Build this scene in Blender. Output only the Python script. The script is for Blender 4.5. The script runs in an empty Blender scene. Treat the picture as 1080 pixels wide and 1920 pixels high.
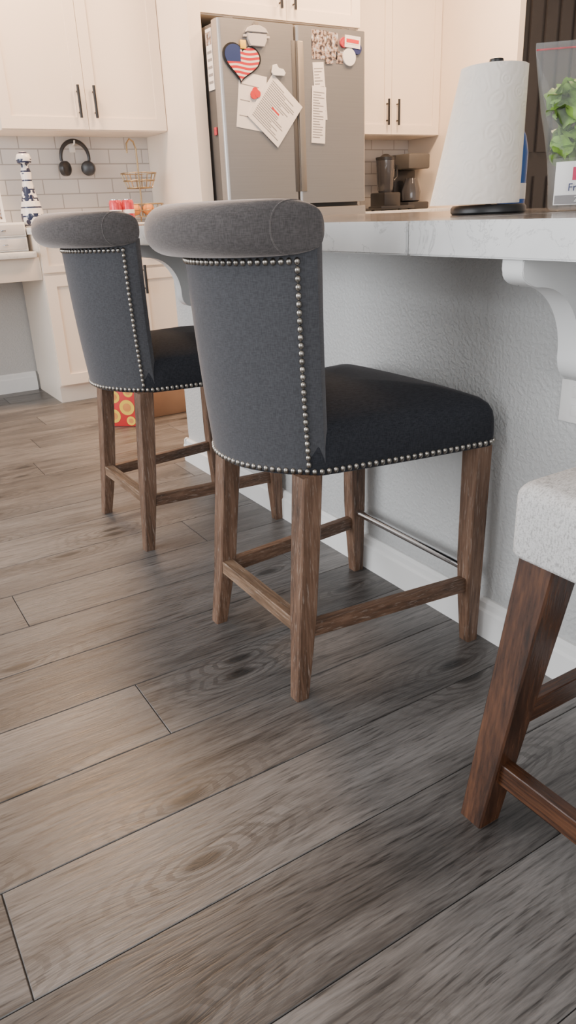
import bpy, bmesh, math, random
from mathutils import Vector, Matrix
random.seed(7)
C=bpy.context.scene.collection

# ---------------------------------------------------------------- materials
def newmat(name):
    m=bpy.data.materials.new(name); m.use_nodes=True
    nt=m.node_tree; b=nt.nodes['Principled BSDF']
    return m,nt,b
def N(nt,t,**kw):
    n=nt.nodes.new(t)
    for k,v in kw.items(): setattr(n,k,v)
    return n
def L(nt,a,b): nt.links.new(a,b)
def coords(nt,scale=(1,1,1),loc=(0,0,0),rot=(0,0,0)):
    tc=N(nt,'ShaderNodeTexCoord'); mp=N(nt,'ShaderNodeMapping')
    mp.inputs['Scale'].default_value=scale; mp.inputs['Location'].default_value=loc; mp.inputs['Rotation'].default_value=rot
    L(nt,tc.outputs['Object'],mp.inputs['Vector']); return mp.outputs['Vector']
def noise(nt,vec,scale=1,detail=3,rough=.5,dist=0):
    n=N(nt,'ShaderNodeTexNoise'); n.inputs['Scale'].default_value=scale; n.inputs['Detail'].default_value=detail
    n.inputs['Roughness'].default_value=rough; n.inputs['Distortion'].default_value=dist
    L(nt,vec,n.inputs['Vector']); return n.outputs['Fac']
def ramp(nt,fac,stops):
    r=N(nt,'ShaderNodeValToRGB'); e=r.color_ramp.elements
    while len(e)<len(stops): e.new(.5)
    for i,(p,c) in enumerate(stops):
        e[i].position=p; e[i].color=(c[0],c[1],c[2],1) if not isinstance(c,(int,float)) else (c,c,c,1)
    L(nt,fac,r.inputs['Fac']); return r.outputs['Color']
def M(nt,op,a,b=None,c=None):
    n=N(nt,'ShaderNodeMath',operation=op)
    for i,x in enumerate((a,b,c)):
        if x is None: continue
        if isinstance(x,(int,float)): n.inputs[i].default_value=x
        else: L(nt,x,n.inputs[i])
    return n.outputs[0]
def mix(nt,fac,a,b,bt='MIX'):
    n=N(nt,'ShaderNodeMix',data_type='RGBA',blend_type=bt)
    if isinstance(fac,(int,float)): n.inputs[0].default_value=fac
    else: L(nt,fac,n.inputs[0])
    for i,x in ((6,a),(7,b)):
        if isinstance(x,(tuple,list)): n.inputs[i].default_value=(x[0],x[1],x[2],1)
        else: L(nt,x,n.inputs[i])
    return n.outputs[2]
def bump(nt,b,h,strength=.3,dist=.002):
    n=N(nt,'ShaderNodeBump'); n.inputs['Strength'].default_value=strength; n.inputs['Distance'].default_value=dist
    L(nt,h,n.inputs['Height']); L(nt,n.outputs[0],b.inputs['Normal'])
def pmat(name,col,rough=.5,metal=0,var=.08,scale=8,bmp=0,bscale=200,coat=0,spec=.5,trans=0,alpha=1,sheen=0,emit=0):
    m,nt,b=newmat(name); v=coords(nt)
    f=noise(nt,v,scale,3)
    c0=tuple(max(0,x*(1-var)) for x in col); c1=tuple(min(1,x*(1+var)) for x in col)
    L(nt,ramp(nt,f,[(.3,c0),(.7,c1)]),b.inputs['Base Color'])
    b.inputs['Roughness'].default_value=rough; b.inputs['Metallic'].default_value=metal
    b.inputs['Coat Weight'].default_value=coat; b.inputs['Specular IOR Level'].default_value=spec
    b.inputs['Transmission Weight'].default_value=trans; b.inputs['Alpha'].default_value=alpha
    b.inputs['Sheen Weight'].default_value=sheen
    if bmp: bump(nt,b,noise(nt,v,bscale,2),bmp,.002)
    return m

def floor_mat():
    m,nt,b=newmat('plank_floor')
    tc=N(nt,'ShaderNodeTexCoord'); at=N(nt,'ShaderNodeAttribute',attribute_name='tone')
    cb=N(nt,'ShaderNodeCombineXYZ')
    L(nt,M(nt,'MULTIPLY',at.outputs['Fac'],37.0),cb.inputs[0]); L(nt,M(nt,'MULTIPLY',at.outputs['Fac'],91.0),cb.inputs[1])
    L(nt,M(nt,'MULTIPLY',at.outputs['Fac'],13.0),cb.inputs[2])
    ad=N(nt,'ShaderNodeVectorMath',operation='ADD'); L(nt,tc.outputs['Object'],ad.inputs[0]); L(nt,cb.outputs[0],ad.inputs[1])
    def mp0(s,src):
        n=N(nt,'ShaderNodeMapping'); n.inputs['Scale'].default_value=s; L(nt,src.outputs[0],n.inputs['Vector']); return n.outputs[0]
    # knot field (long ellipses) that also deflects the grain around it
    vo=N(nt,'ShaderNodeTexVoronoi',feature='F1'); vo.inputs['Scale'].default_value=1.0; vo.voronoi_dimensions='2D'; L(nt,mp0((1.5,4.2,1),ad),vo.inputs['Vector'])
    kd=vo.outputs['Distance']
    near=M(nt,'POWER',M(nt,'MAXIMUM',M(nt,'SUBTRACT',1.0,M(nt,'MULTIPLY',kd,2.8)),0.0),2.0)
    w1=noise(nt,mp0((2.0,4,1),ad),1,1)
    wc=N(nt,'ShaderNodeCombineXYZ')
    L(nt,M(nt,'ADD',M(nt,'MULTIPLY',M(nt,'SUBTRACT',w1,.5),.030),M(nt,'MULTIPLY',near,.030)),wc.inputs[1])
    ad2=N(nt,'ShaderNodeVectorMath',operation='ADD'); L(nt,ad.outputs[0],ad2.inputs[0]); L(nt,wc.outputs[0],ad2.inputs[1])
    def mp(s): return mp0(s,ad2)
    broad=noise(nt,mp((1.4,9,1)),1.4,4,.6,.3)
    streak=noise(nt,mp((4.0,80,1)),1.0,3,.55,0)
    fine=noise(nt,mp((15,220,1)),1.0,3,.55,0)
    vfine=noise(nt,mp((40,480,1)),1.0,2,.5)
    t=M(nt,'ADD',M(nt,'MULTIPLY',broad,.40),M(nt,'MULTIPLY',streak,.18))
    t=M(nt,'ADD',t,M(nt,'MULTIPLY',fine,.24)); t=M(nt,'ADD',t,M(nt,'MULTIPLY',vfine,.18))
    t=M(nt,'ADD',t,M(nt,'MULTIPLY',M(nt,'SUBTRACT',at.outputs['Fac'],.5),.115))
    col=ramp(nt,t,[(.36,(.046,.041,.038)),(.45,(.084,.076,.071)),(.54,(.130,.120,.113)),(.64,(.195,.182,.172))])
    cr=ramp(nt,fine,[(.34,.50),(.41,1.0)]); col=mix(nt,.8,col,cr,'MULTIPLY')
    cr2=ramp(nt,streak,[(.31,.50),(.37,1.0)]); col=mix(nt,.8,col,cr2,'MULTIPLY')
    dd=M(nt,'ADD',kd,M(nt,'MULTIPLY',streak,.05))
    dd2=M(nt,'ADD',dd,M(nt,'MULTIPLY',broad,.10))
    k=ramp(nt,dd,[(.060,.22),(.105,1.0)])
    col=mix(nt,1.0,col,k,'MULTIPLY')
    ring=M(nt,'SINE',M(nt,'MULTIPLY',dd2,120)); rf=ramp(nt,dd,[(.08,.60),(.42,0.0)])
    col=mix(nt,M(nt,'MULTIPLY',rf,M(nt,'GREATER_THAN',ring,.45)),col,(.040,.034,.030))
    L(nt,col,b.inputs['Base Color'])
    L(nt,ramp(nt,fine,[(.3,.32),(.7,.46)]),b.inputs['Roughness'])
    b.inputs['Specular IOR Level'].default_value=.55
    bump(nt,b,M(nt,'ADD',M(nt,'MULTIPLY',fine,.8),M(nt,'MULTIPLY',streak,.6)),.4,.002)
    return m
def wood_mat(name,axis,dark,mid,light,rough=.55,white=.25):
    m,nt,b=newmat(name)
    s=[170,170,170]; s[axis]=10; v=coords(nt,tuple(s))
    s2=[26,26,26]; s2[axis]=3; v2=coords(nt,tuple(s2))
    a=noise(nt,v,1,4,.6,.1); c=noise(nt,v2,1,3,.6,.4)
    t=M(nt,'ADD',M(nt,'MULTIPLY',a,.5),M(nt,'MULTIPLY',c,.5))
    col=ramp(nt,t,[(.34,dark),(.5,mid),(.68,light)])
    s3=[330,330,330]; s3[axis]=24; v3=coords(nt,tuple(s3),(3,5,1))
    g=ramp(nt,noise(nt,v3,1,3,.6),[(.58,0.0),(.68,white)])
    col=mix(nt,g,col,(.40,.34,.29))
    L(nt,col,b.inputs['Base Color']); b.inputs['Roughness'].default_value=rough
    bump(nt,b,a,.35,.0015); return m
def fabric_mat(name,c0,c1,sheen=.5,bs=.5,k=1.0,tint=(.8,.75,.75)):
    m,nt,b=newmat(name)
    a=noise(nt,coords(nt,(650*k,650*k,110*k)),1,0,.5); c=noise(nt,coords(nt,(110*k,110*k,650*k)),1,0,.5)
    t=M(nt,'ADD',M(nt,'MULTIPLY',a,.5),M(nt,'MULTIPLY',c,.5))
    L(nt,ramp(nt,t,[(.30,c0),(.70,c1)]),b.inputs['Base Color'])
    b.inputs['Roughness'].default_value=.92; b.inputs['Specular IOR Level'].default_value=.15
    b.inputs['Sheen Weight'].default_value=sheen; b.inputs['Sheen Roughness'].default_value=.45
    b.inputs['Sheen Tint'].default_value=(tint[0],tint[1],tint[2],1)
    bump(nt,b,t,bs,.0006); return m
def boucle_mat():
    m,nt,b=newmat('light_woven_fabric')
    a=noise(nt,coords(nt,(340,340,120)),1,2,.5,.3); c=noise(nt,coords(nt,(120,340,420)),1,2,.5,.3)
    t=M(nt,'ADD',M(nt,'MULTIPLY',a,.5),M(nt,'MULTIPLY',c,.5))
    L(nt,ramp(nt,t,[(.36,(.36,.35,.34)),(.54,(.62,.61,.60))]),b.inputs['Base Color'])
    b.inputs['Roughness'].default_value=.95; b.inputs['Specular IOR Level'].default_value=.1
    bump(nt,b,t,.7,.002); return m
def tile_mat():
    m,nt,b=newmat('subway_tile')
    tc=N(nt,'ShaderNodeTexCoord'); sp=N(nt,'ShaderNodeSeparateXYZ'); L(nt,tc.outputs['Object'],sp.inputs[0])
    cb=N(nt,'ShaderNodeCombineXYZ'); L(nt,M(nt,'ADD',sp.outputs[0],sp.outputs[1]),cb.inputs[0]); L(nt,sp.outputs[2],cb.inputs[1])
    br=N(nt,'ShaderNodeTexBrick'); br.inputs['Scale'].default_value=1; br.inputs['Brick Width'].default_value=.215
    br.inputs['Row Height'].default_value=.082; br.inputs['Mortar Size'].default_value=.0035; br.inputs['Mortar Smooth'].default_value=.2
    br.inputs['Color1'].default_value=(.60,.575,.555,1); br.inputs['Color2'].default_value=(.56,.535,.515,1); br.inputs['Mortar'].default_value=(.34,.32,.30,1)
    L(nt,cb.outputs[0],br.inputs['Vector']); L(nt,br.outputs['Color'],b.inputs['Base Color'])
    b.inputs['Roughness'].default_value=.18
    n=N(nt,'ShaderNodeBump'); n.inputs['Strength'].default_value=.4; n.inputs['Distance'].default_value=.002; n.invert=True
    L(nt,br.outputs['Fac'],n.inputs['Height']); L(nt,n.outputs[0],b.inputs['Normal']); return m
def quartz_mat(name,c0,c1,vein,rough=.2,sc=5):
    m,nt,b=newmat(name); v=coords(nt)
    a=noise(nt,v,sc,3,.5,.5); col=ramp(nt,a,[(.35,c0),(.65,c1)])
    vn=noise(nt,v,sc*1.3,5,.65,1.2)
    f=ramp(nt,M(nt,'ABSOLUTE',M(nt,'SUBTRACT',vn,.5)),[(.0,.6),(.014,0.0)])
    col=mix(nt,f,col,vein)
    L(nt,col,b.inputs['Base Color']); b.inputs['Roughness'].default_value=rough; return m
def granite_mat():
    m,nt,b=newmat('speckled_stone'); v=coords(nt)
    a=noise(nt,v,70,4,.7); c=noise(nt,v,9,4,.6,1)
    t=M(nt,'ADD',M(nt,'MULTIPLY',a,.5),M(nt,'MULTIPLY',c,.5))
    L(nt,ramp(nt,t,[(.38,(.07,.062,.058)),(.5,(.18,.165,.158)),(.62,(.45,.43,.42))]),b.inputs['Base Color'])
    b.inputs['Roughness'].default_value=.12; return m
def peel_wall(name,col):
    m,nt,b=newmat(name); v=coords(nt)
    L(nt,ramp(nt,noise(nt,v,2,2),[(.3,tuple(x*.96 for x in col)),(.7,col)]),b.inputs['Base Color'])
    b.inputs['Roughness'].default_value=.42
    bump(nt,b,ramp(nt,noise(nt,v,110,3,.5),[(.42,0.0),(.62,1.0)]),.45,.0025); return m
def steel_mat():
    m,nt,b=newmat('brushed_stainless')
    a=noise(nt,coords(nt,(2,2,260)),1,1)
    L(nt,ramp(nt,a,[(.3,(.385,.375,.365)),(.7,(.405,.395,.385))]),b.inputs['Base Color'])
    b.inputs['Metallic'].default_value=.8; b.inputs['Roughness'].default_value=.38
    return m
def paper_mat():
    m,nt,b=newmat('quilted_paper'); v=coords(nt)
    vo=N(nt,'ShaderNodeTexVoronoi',feature='SMOOTH_F1'); vo.inputs['Scale'].default_value=30; L(nt,v,vo.inputs['Vector'])
    w=M(nt,'SINE',M(nt,'MULTIPLY',vo.outputs['Distance'],30))
    L(nt,ramp(nt,noise(nt,v,30),[(.3,(.87,.79,.70)),(.7,(.90,.83,.745))]),b.inputs['Base Color'])
    b.inputs['Roughness'].default_value=.95; bump(nt,b,w,.30,.0012); return m
def flag_mat():
    m,nt,b=newmat('flag_pattern')
    tc=N(nt,'ShaderNodeTexCoord'); sp=N(nt,'ShaderNodeSeparateXYZ'); L(nt,tc.outputs['Object'],sp.inputs[0])
    x,z=sp.outputs[0],sp.outputs[2]
    zz=M(nt,'ADD',z,M(nt,'MULTIPLY',M(nt,'SINE',M(nt,'MULTIPLY',x,40)),.004))
    s=M(nt,'GREATER_THAN',M(nt,'FRACT',M(nt,'MULTIPLY',zz,44)),.45)
    col=mix(nt,s,(.75,.68,.62),(.55,.02,.03))
    can=M(nt,'MULTIPLY',M(nt,'LESS_THAN',x,-.008),M(nt,'GREATER_THAN',z,.090))
    st=N(nt,'ShaderNodeTexVoronoi'); st.inputs['Scale'].default_value=42; st.inputs['Randomness'].default_value=.1; L(nt,tc.outputs['Object'],st.inputs['Vector'])
    blue=mix(nt,M(nt,'LESS_THAN',st.outputs['Distance'],.26),(.02,.04,.14),(.8,.8,.8))
    L(nt,mix(nt,can,col,blue),b.inputs['Base Color']); b.inputs['Roughness'].default_value=.4; return m
def bluepaint_mat():
    m,nt,b=newmat('painted_ceramic')
    v=coords(nt,(1,1,1)); vo=N(nt,'ShaderNodeTexVoronoi'); vo.inputs['Scale'].default_value=34; L(nt,v,vo.inputs['Vector'])
    tc=N(nt,'ShaderNodeTexCoord'); sp=N(nt,'ShaderNodeSeparateXYZ'); L(nt,tc.outputs['Object'],sp.inputs[0])
    z=sp.outputs[2]
    petals=M(nt,'LESS_THAN',vo.outputs['Distance'],.50)
    band=M(nt,'GREATER_THAN',M(nt,'SINE',M(nt,'MULTIPLY',z,46)),-.15)
    line=M(nt,'GREATER_THAN',M(nt,'SINE',M(nt,'MULTIPLY',z,46*3)),.86)
    f=M(nt,'MAXIMUM',M(nt,'MULTIPLY',band,petals),line)
    L(nt,mix(nt,f,(.75,.73,.70),(.02,.026,.06)),b.inputs['Base Color']); b.inputs['Roughness'].default_value=.15; return m
def snap_mat(name,sc,seed):
    m,nt,b=newmat(name); n=noise(nt,coords(nt,(sc,sc,sc),(seed,0,seed)),1,2,.5)
    L(nt,ramp(nt,n,[(.36,(.03,.03,.04)),(.45,(.16,.12,.10)),(.52,(.45,.32,.25)),(.60,(.30,.36,.45)),(.68,(.7,.66,.62))]),b.inputs['Base Color'])
    b.inputs['Roughness'].default_value=.35; return m

MAT={}
MAT['floor']=floor_mat()
MAT['gap']=pmat('plank_gap',(.015,.013,.012),.9)
wd=((.034,.017,.009),(.118,.062,.036),(.215,.125,.080))
for i,a in enumerate('xyz'): MAT['leg_'+a]=wood_mat('washed_brown_wood_'+a,i,*wd,white=.38)
wl=((.060,.034,.018),(.165,.098,.058),(.30,.195,.125))
for i,a in enumerate('xyz'): MAT['rail_'+a]=wood_mat('worn_light_brown_wood_'+a,i,*wl,white=.40)
dk=((.014,.0055,.0025),(.050,.020,.010),(.115,.047,.021))
for i,a in enumerate('xyz'): MAT['walnut_'+a]=wood_mat('dark_walnut_'+a,i,*dk,rough=.26,white=.0)
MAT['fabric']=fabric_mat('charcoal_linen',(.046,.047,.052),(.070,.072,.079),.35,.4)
MAT['rollfab_lit']=fabric_mat('charcoal_linen_roll_lit',(.060,.055,.055),(.102,.094,.093),.6,.6,.9,(.95,.85,.80))  # same linen, lightened and warmed: light on the upward-facing roll put into the colour
MAT['seatfab_shaded']=fabric_mat('charcoal_linen_seat_shaded',(.016,.017,.021),(.029,.031,.037),.10,.3)  # same linen again, darkened: the seat's shade is painted into the base colour
MAT['boucle']=boucle_mat()
MAT['nail']=pmat('antique_pewter',(.36,.335,.30),.30,1,.3,60)
MAT['chrome']=pmat('chrome',(.75,.75,.76),.12,1,.02)
MAT['tile']=tile_mat()
MAT['quartz']=quartz_mat('light_quartz',(.62,.625,.62),(.71,.71,.70),(.36,.36,.36),.25,5)
MAT['stone']=granite_mat()
MAT['iswall']=peel_wall('island_wall_paint',(.52,.525,.52))
MAT['wall']=peel_wall('wall_paint',(.54,.525,.505))
MAT['ceil']=pmat('ceiling_paint',(.78,.75,.71),.9,0,.02)
MAT['trim']=pmat('white_trim_paint',(.80,.795,.78),.35,0,.02)
MAT['corbel']=pmat('corbel_paint',(.66,.665,.66),.4,0,.02)
MAT['cab']=pmat('cream_cabinet_paint',(.83,.735,.63),.4,0,.02,3)
MAT['black']=pmat('matte_black_metal',(.02,.02,.021),.38,.3,.1)
MAT['bplast']=pmat('black_plastic',(.022,.022,.024),.35,0,.1)
MAT['steel']=steel_mat()
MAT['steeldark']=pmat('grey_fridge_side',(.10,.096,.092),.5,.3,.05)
MAT['champ']=pmat('champagne_grip',(.36,.325,.28),.35,.6,.05)
MAT['paper']=pmat('white_paper',(.80,.76,.72),.8,0,.03)
MAT['ink']=pmat('grey_ink',(.26,.25,.25),.8,0,.05)
MAT['red']=pmat('red_print',(.62,.03,.03),.5,0,.05)
MAT['magenta']=pmat('magenta_print',(.55,.03,.10),.5,0,.05)
MAT['pink']=pmat('pink_red_can',(.60,.06,.08),.25,.3,.25,60)
MAT['flag']=flag_mat()
MAT['blue']=pmat('blue_plastic',(.02,.10,.36),.25,0,.1)
MAT['navy']=pmat('navy_print',(.02,.03,.12),.5)
MAT['white']=pmat('white_plastic',(.78,.77,.75),.35,0,.02)
MAT['roll']=paper_mat()
MAT['clear']=pmat('clear_plastic_film',(.9,.92,.92),.10,0,.01,alpha=.09,spec=.8)
MAT['film']=pmat('frosted_film',(.62,.62,.61),.22,0,.10,30,alpha=.20,spec=.7)
MAT['leaf']=pmat('lettuce_green',(.20,.36,.055),.45,0,.60,22,.3,60)
MAT['gold']=pmat('gold_wire',(.36,.26,.14),.3,1,.05)
MAT['ceramic']=bluepaint_mat()
MAT['orange']=pmat('orange_peel',(.70,.26,.06),.45,0,.1,30,.3,150)
MAT['kraft']=pmat('kraft_paper',(.34,.20,.12),.85,0,.12,6,.2,30)
MAT['yellow']=pmat('yellow_print',(.85,.55,.05),.5,0,.05)
MAT['doorblk']=pmat('dark_door_paint',(.022,.021,.023),.35,0,.1)
MAT['glass']=pmat('smoked_glass',(.05,.05,.055),.08,0,.02,coat=.4)
MAT['photo1']=snap_mat('photo_print_warm',55,3)
MAT['photo2']=snap_mat('photo_print_cool',48,8)
MAT['greybox']=pmat('grey_box',(.50,.48,.47),.5,0,.04)

# ---------------------------------------------------------------- geometry helpers
OFF={}
def finish(name,me,mats,parent=None,smooth=None,label=None):
    if not isinstance(mats,(list,tuple)): mats=[mats]
    for m in mats: me.materials.append(MAT[m] if isinstance(m,str) else m)
    if smooth is not None:
        for p in me.polygons: p.use_smooth=True
        me.set_sharp_from_angle(angle=math.radians(smooth))
    o=bpy.data.objects.new(name,me); C.objects.link(o)
    if parent is not None:
        org=OFF[parent.name]; o.parent=parent; OFF[o.name]=org
        me.transform(Matrix.Translation(-org))
    if label: o['label']=label
    return o
def thing(name,loc,label,cat,group=None):
    o=bpy.data.objects.new(name,None); C.objects.link(o); o.location=loc; o.empty_display_size=.1
    o['label']=label; o['category']=cat
    if group: o['group']=group
    OFF[o.name]=Vector(loc); return o
def solo(o,label,cat,group=None):
    me=o.data; xs=[v.co for v in me.vertices]
    c=Vector((sum(v.x for v in xs)/len(xs),sum(v.y for v in xs)/len(xs),min(v.z for v in xs)))
    me.transform(Matrix.Translation(-c)); o.location=c; OFF[o.name]=c
    o['label']=label; o['category']=cat
    if group: o['group']=group
    return o
def struct(o): o['kind']='structure'; return o
def bm2me(bm,name):
    bmesh.ops.recalc_face_normals(bm,faces=bm.faces)
    me=bpy.data.meshes.new(name); bm.to_mesh(me); bm.free(); return me
def addbox(bm,x0,x1,y0,y1,z0,z1,mi=0,rot=None):
    vs=[bm.verts.new((x,y,z)) for x in (x0,x1) for y in (y0,y1) for z in (z0,z1)]
    fs=[(0,1,3,2),(4,6,7,5),(0,4,5,1),(2,3,7,6),(0,2,6,4),(1,5,7,3)]
    for f in fs:
        fc=bm.faces.new([vs[i] for i in f]); fc.material_index=mi
    if rot is not None:
        for v in vs: v.co=rot@v.co
    return vs
def box(name,x0,x1,y0,y1,z0,z1,mat,parent=None,bev=.0,seg=2,label=None,rot=None):
    bm=bmesh.new(); addbox(bm,x0,x1,y0,y1,z0,z1)
    if bev: bmesh.ops.bevel(bm,geom=bm.edges[:],offset=bev,segments=seg,affect='EDGES',profile=.5)
    if rot is not None: bmesh.ops.transform(bm,matrix=rot,verts=bm.verts)
    return finish(name,bm2me(bm,name),mat,parent,30 if bev else None,label)
def addloft(bm,rings,cap=True,mi=0,closed=True):
    R=[[bm.verts.new(p) for p in r] for r in rings]; n=len(R[0])
    for a,b in zip(R,R[1:]):
        for i in range(n if closed else n-1):
            j=(i+1)%n
            f=bm.faces.new((a[i],a[j],b[j],b[i])); f.material_index=mi
    if cap:
        for r in (R[0],R[-1]):
            try: f=bm.faces.new(r); f.material_index=mi
            except Exception: pass
    return R
def loft(name,rings,mat,parent=None,smooth=40,cap=True,label=None,closed=True):
    bm=bmesh.new(); addloft(bm,rings,cap,0,closed)
    return finish(name,bm2me(bm,name),mat,parent,smooth,label)
def prism(name,pts,axis,a,b,mat,parent=None,smooth=30,bev=0,label=None):
    def P(p,t):
        if axis=='x': return (t,p[0],p[1])
        if axis=='y': return (p[0],t,p[1])
        return (p[0],p[1],t)
    bm=bmesh.new(); A=[bm.verts.new(P(p,a)) for p in pts]; B=[bm.verts.new(P(p,b)) for p in pts]
    fa=bm.faces.new(A); fb=bm.faces.new(B[::-1]); n=len(pts)
    for i in range(n): bm.faces.new((A[i],B[i],B[(i+1)%n],A[(i+1)%n]))
    if bev: bmesh.ops.bevel(bm,geom=list(set(fa.edges[:]+fb.edges[:])),offset=bev,segments=2,affect='EDGES')
    return finish(name,bm2me(bm,name),mat,parent,smooth,label)
def circ(cx,cy,z,r,n=32): return [(cx+r*math.cos(2*math.pi*i/n),cy+r*math.sin(2*math.pi*i/n),z) for i in range(n)]
def revolve(name,prof,cx,cy,mat,parent=None,n=32,smooth=40,label=None):
    return loft(name,[circ(cx,cy,z,max(r,.0004),n) for r,z in prof],mat,parent,smooth,True,label)
def addtube(bm,path,r,n=10,mi=0,closed=False):
    P=[Vector(p) for p in path]; rings=[]; up=None
    m=len(P)
    for i,p in enumerate(P):
        if closed: t=(P[(i+1)%m]-P[i-1]).normalized()
        else: t=(P[min(i+1,m-1)]-P[max(i-1,0)]).normalized()
        if up is None:
            up=Vector((0,0,1)) if abs(t.z)<.9 else Vector((1,0,0))
        s=t.cross(up).normalized(); up=s.cross(t).normalized()
        rr=r[i] if isinstance(r,(list,tuple)) else r
        rings.append([tuple(p+s*rr*math.cos(2*math.pi*k/n)+up*rr*math.sin(2*math.pi*k/n)) for k in range(n)])
    if closed: rings.append(rings[0])
    addloft(bm,rings,not closed,mi)
def tube(name,path,r,mat,parent=None,n=10,label=None,closed=False):
    bm=bmesh.new(); addtube(bm,path,r,n,0,closed)
    if closed: bmesh.ops.remove_doubles(bm,verts=bm.verts,dist=1e-5)
    return finish(name,bm2me(bm,name),mat,parent,50,label)
def beam(name,p0,p1,w,h,mat,parent=None,bev=.0015):
    p0=Vector(p0);p1=Vector(p1);d=(p1-p0); ln=d.length; t=d.normalized(); s=t.cross(Vector((0,0,1))).normalized(); u=s.cross(t)
    m=Matrix((( t.x,s.x,u.x,p0.x),(t.y,s.y,u.y,p0.y),(t.z,s.z,u.z,p0.z),(0,0,0,1)))
    return box(name,0,ln,-w/2,w/2,-h/2,h/2,mat,parent,bev,1,rot=m)
def text(name,body,size,loc,rx,rz,mat,parent,ext=.0004,ry=0):
    cu=bpy.data.curves.new(name,'FONT'); cu.body=body; cu.size=size; cu.extrude=ext; cu.align_x='CENTER'; cu.align_y='CENTER'
    t=bpy.data.objects.new('tmp_text',cu); C.objects.link(t)
    bpy.context.view_layer.update(); dg=bpy.context.evaluated_depsgraph_get()
    me=bpy.data.meshes.new_from_object(t.evaluated_get(dg)); bpy.data.objects.remove(t)
    mt=Matrix.Translation(loc)@Matrix.Rotation(rz,4,'Z')@Matrix.Rotation(rx,4,'X')@Matrix.Rotation(ry,4,'Z')
    me.transform(mt); me.materials.clear()
    return finish(name,me,mat,parent)

# ---------------------------------------------------------------- room shell
def build_floor():
    bm=bmesh.new(); lay=bm.faces.layers.float.new('tone')
    w=.2075; joints={0:.024,2:.41,5:.27,-1:.86,1:-.29,3:1.21,4:-.45,6:.9,-2:.05,7:-.3}
    X0,X1=-3.2,5.3; k0=-17; g=.0008; rnd=random.Random(11)
    for k in range(k0,21):
        y0=.785+w*k; y1=y0+w
        if y0>4.95: break
        j=joints.get(k,rnd.uniform(-.7,.8)); xs=[j+1.5*i for i in range(-4,6)]
        xs=[x for x in xs if X0<x<X1]; xs=[X0]+xs+[X1]
        for a,b in zip(xs,xs[1:]):
            t=rnd.random()
            xa,xb,ya,yb=a+g,b-g,y0+g,y1-g; e=.0012
            top=[bm.verts.new(p) for p in ((xa+e,ya+e,0),(xb-e,ya+e,0),(xb-e,yb-e,0),(xa+e,yb-e,0))]
            low=[bm.verts.new(p) for p in ((xa,ya,-.0014),(xb,ya,-.0014),(xb,yb,-.0014),(xa,yb,-.0014))]
            f=bm.faces.new(top); f[lay]=t
            for i in range(4):
                f=bm.faces.new((low[i],low[(i+1)%4],top[(i+1)%4],top[i])); f[lay]=t
    addbox(bm,X0,X1,-3.0,4.95,-.05,-.0018,1)
    me=bpy.data.meshes.new('floor'); bm.to_mesh(me); bm.free()
    return struct(finish('floor',me,['floor','gap']))
build_floor()
YW=4.85
struct(box('wall_back',-3.2,5.3,YW,YW+.1,0,2.9,'wall'))
struct(box('wall_right',5.2,5.3,-3,YW-.002,0,2.9,'wall'))
struct(box('ceiling',-3.2,5.3,-3,YW+.1,2.9,3.0,'ceil'))
struct(box('wall_stub',1.98,2.055,4.11,YW-.001,0,2.9,'cab'))
struct(box('wall_return',5.0,5.2,3.8,3.9,0,2.899,'wall'))
struct(box('wall_pantry',4.12,4.17,3.8,YW-.001,0,2.899,'cab'))
def dark_door():
    bm=bmesh.new(); addbox(bm,4.172,4.99,3.83,3.87,.01,2.6)
    for i in range(5):
        for z0,z1 in ((.2,1.15),(1.3,2.45)):
            x=4.25+i*.14; addbox(bm,x,x+.1,3.818,3.832,z0,z1)
    return struct(finish('door_1',bm2me(bm,'door_1'),'doorblk'))
dark_door()
struct(box('wall_island',1.22,1.95,-1.2,2.85,0,.912,'iswall'))
def baseprof(): return [(0,0),(-.018,0),(-.018,.072),(-.013,.078),(-.013,.094),(-.006,.102),(0,.102)]
struct(prism('baseboard_island',[(1.2195+a*1.1,z) for a,z in baseprof()],'y',-1.2,2.868,'trim'))
struct(prism('baseboard_end',[(2.8505-a,z) for a,z in baseprof()],'x',1.202,1.95,'trim'))
struct(prism('baseboard_back',[(YW-.0005+a*1.1,z*1.15) for a,z in baseprof()],'x',-3.0,1.06,'trim'))
struct(box('trim_1',.2,1.979,YW-.012,YW-.0005,.972,1.50,'tile'))
struct(box('trim_2',3.05,4.118,YW-.012,YW-.0005,.972,1.50,'tile'))

# ---------------------------------------------------------------- countertops, corbels
def island_top():
    bm=bmesh.new(); addbox(bm,.95,2.1,-1.25,1.112,.913,.973); addbox(bm,.95,2.1,1.1148,2.95,.913,.973)
    bmesh.ops.bevel(bm,geom=bm.edges[:],offset=.003,segments=2,affect='EDGES')
    bmesh.ops.recalc_face_normals(bm,faces=bm.faces)
    for f in bm.faces:
        if f.normal.z>.9: f.material_index=1
    o=finish('countertop',bm2me(bm,'countertop'),['quartz','stone'],None,30)
    return solo(o,'pale veined stone island countertop with glossy speckled top','countertop')
island_top()
def corbel(y):
    P=[(.962,.912),(.963,.897)]
    for k in range(7):
        a=math.pi+ k/6*math.pi/2; P.append((1.003+.040*math.cos(a),.892+.024*math.sin(a)))
    for k in range(19):
        a=math.pi/2-k/18*math.pi/2; P.append((1.006+.116*math.sin(math.pi/2-a),.738+.128*math.sin(a)))
    for k in range(9):
        a=math.pi+k/8*math.pi*.5; P.append((1.160+.038*math.cos(a),.728+.040*math.sin(a)))
    P.append((1.2195,.688)); P.append((1.2195,.912))
    o=prism('corbel',P,'y',y,y+.045,'corbel',None,30,.0015)
    return solo(o,'white scrolled wooden corbel under the island countertop','corbel','island corbels')
corbel(.845); corbel(2.56)
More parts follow.
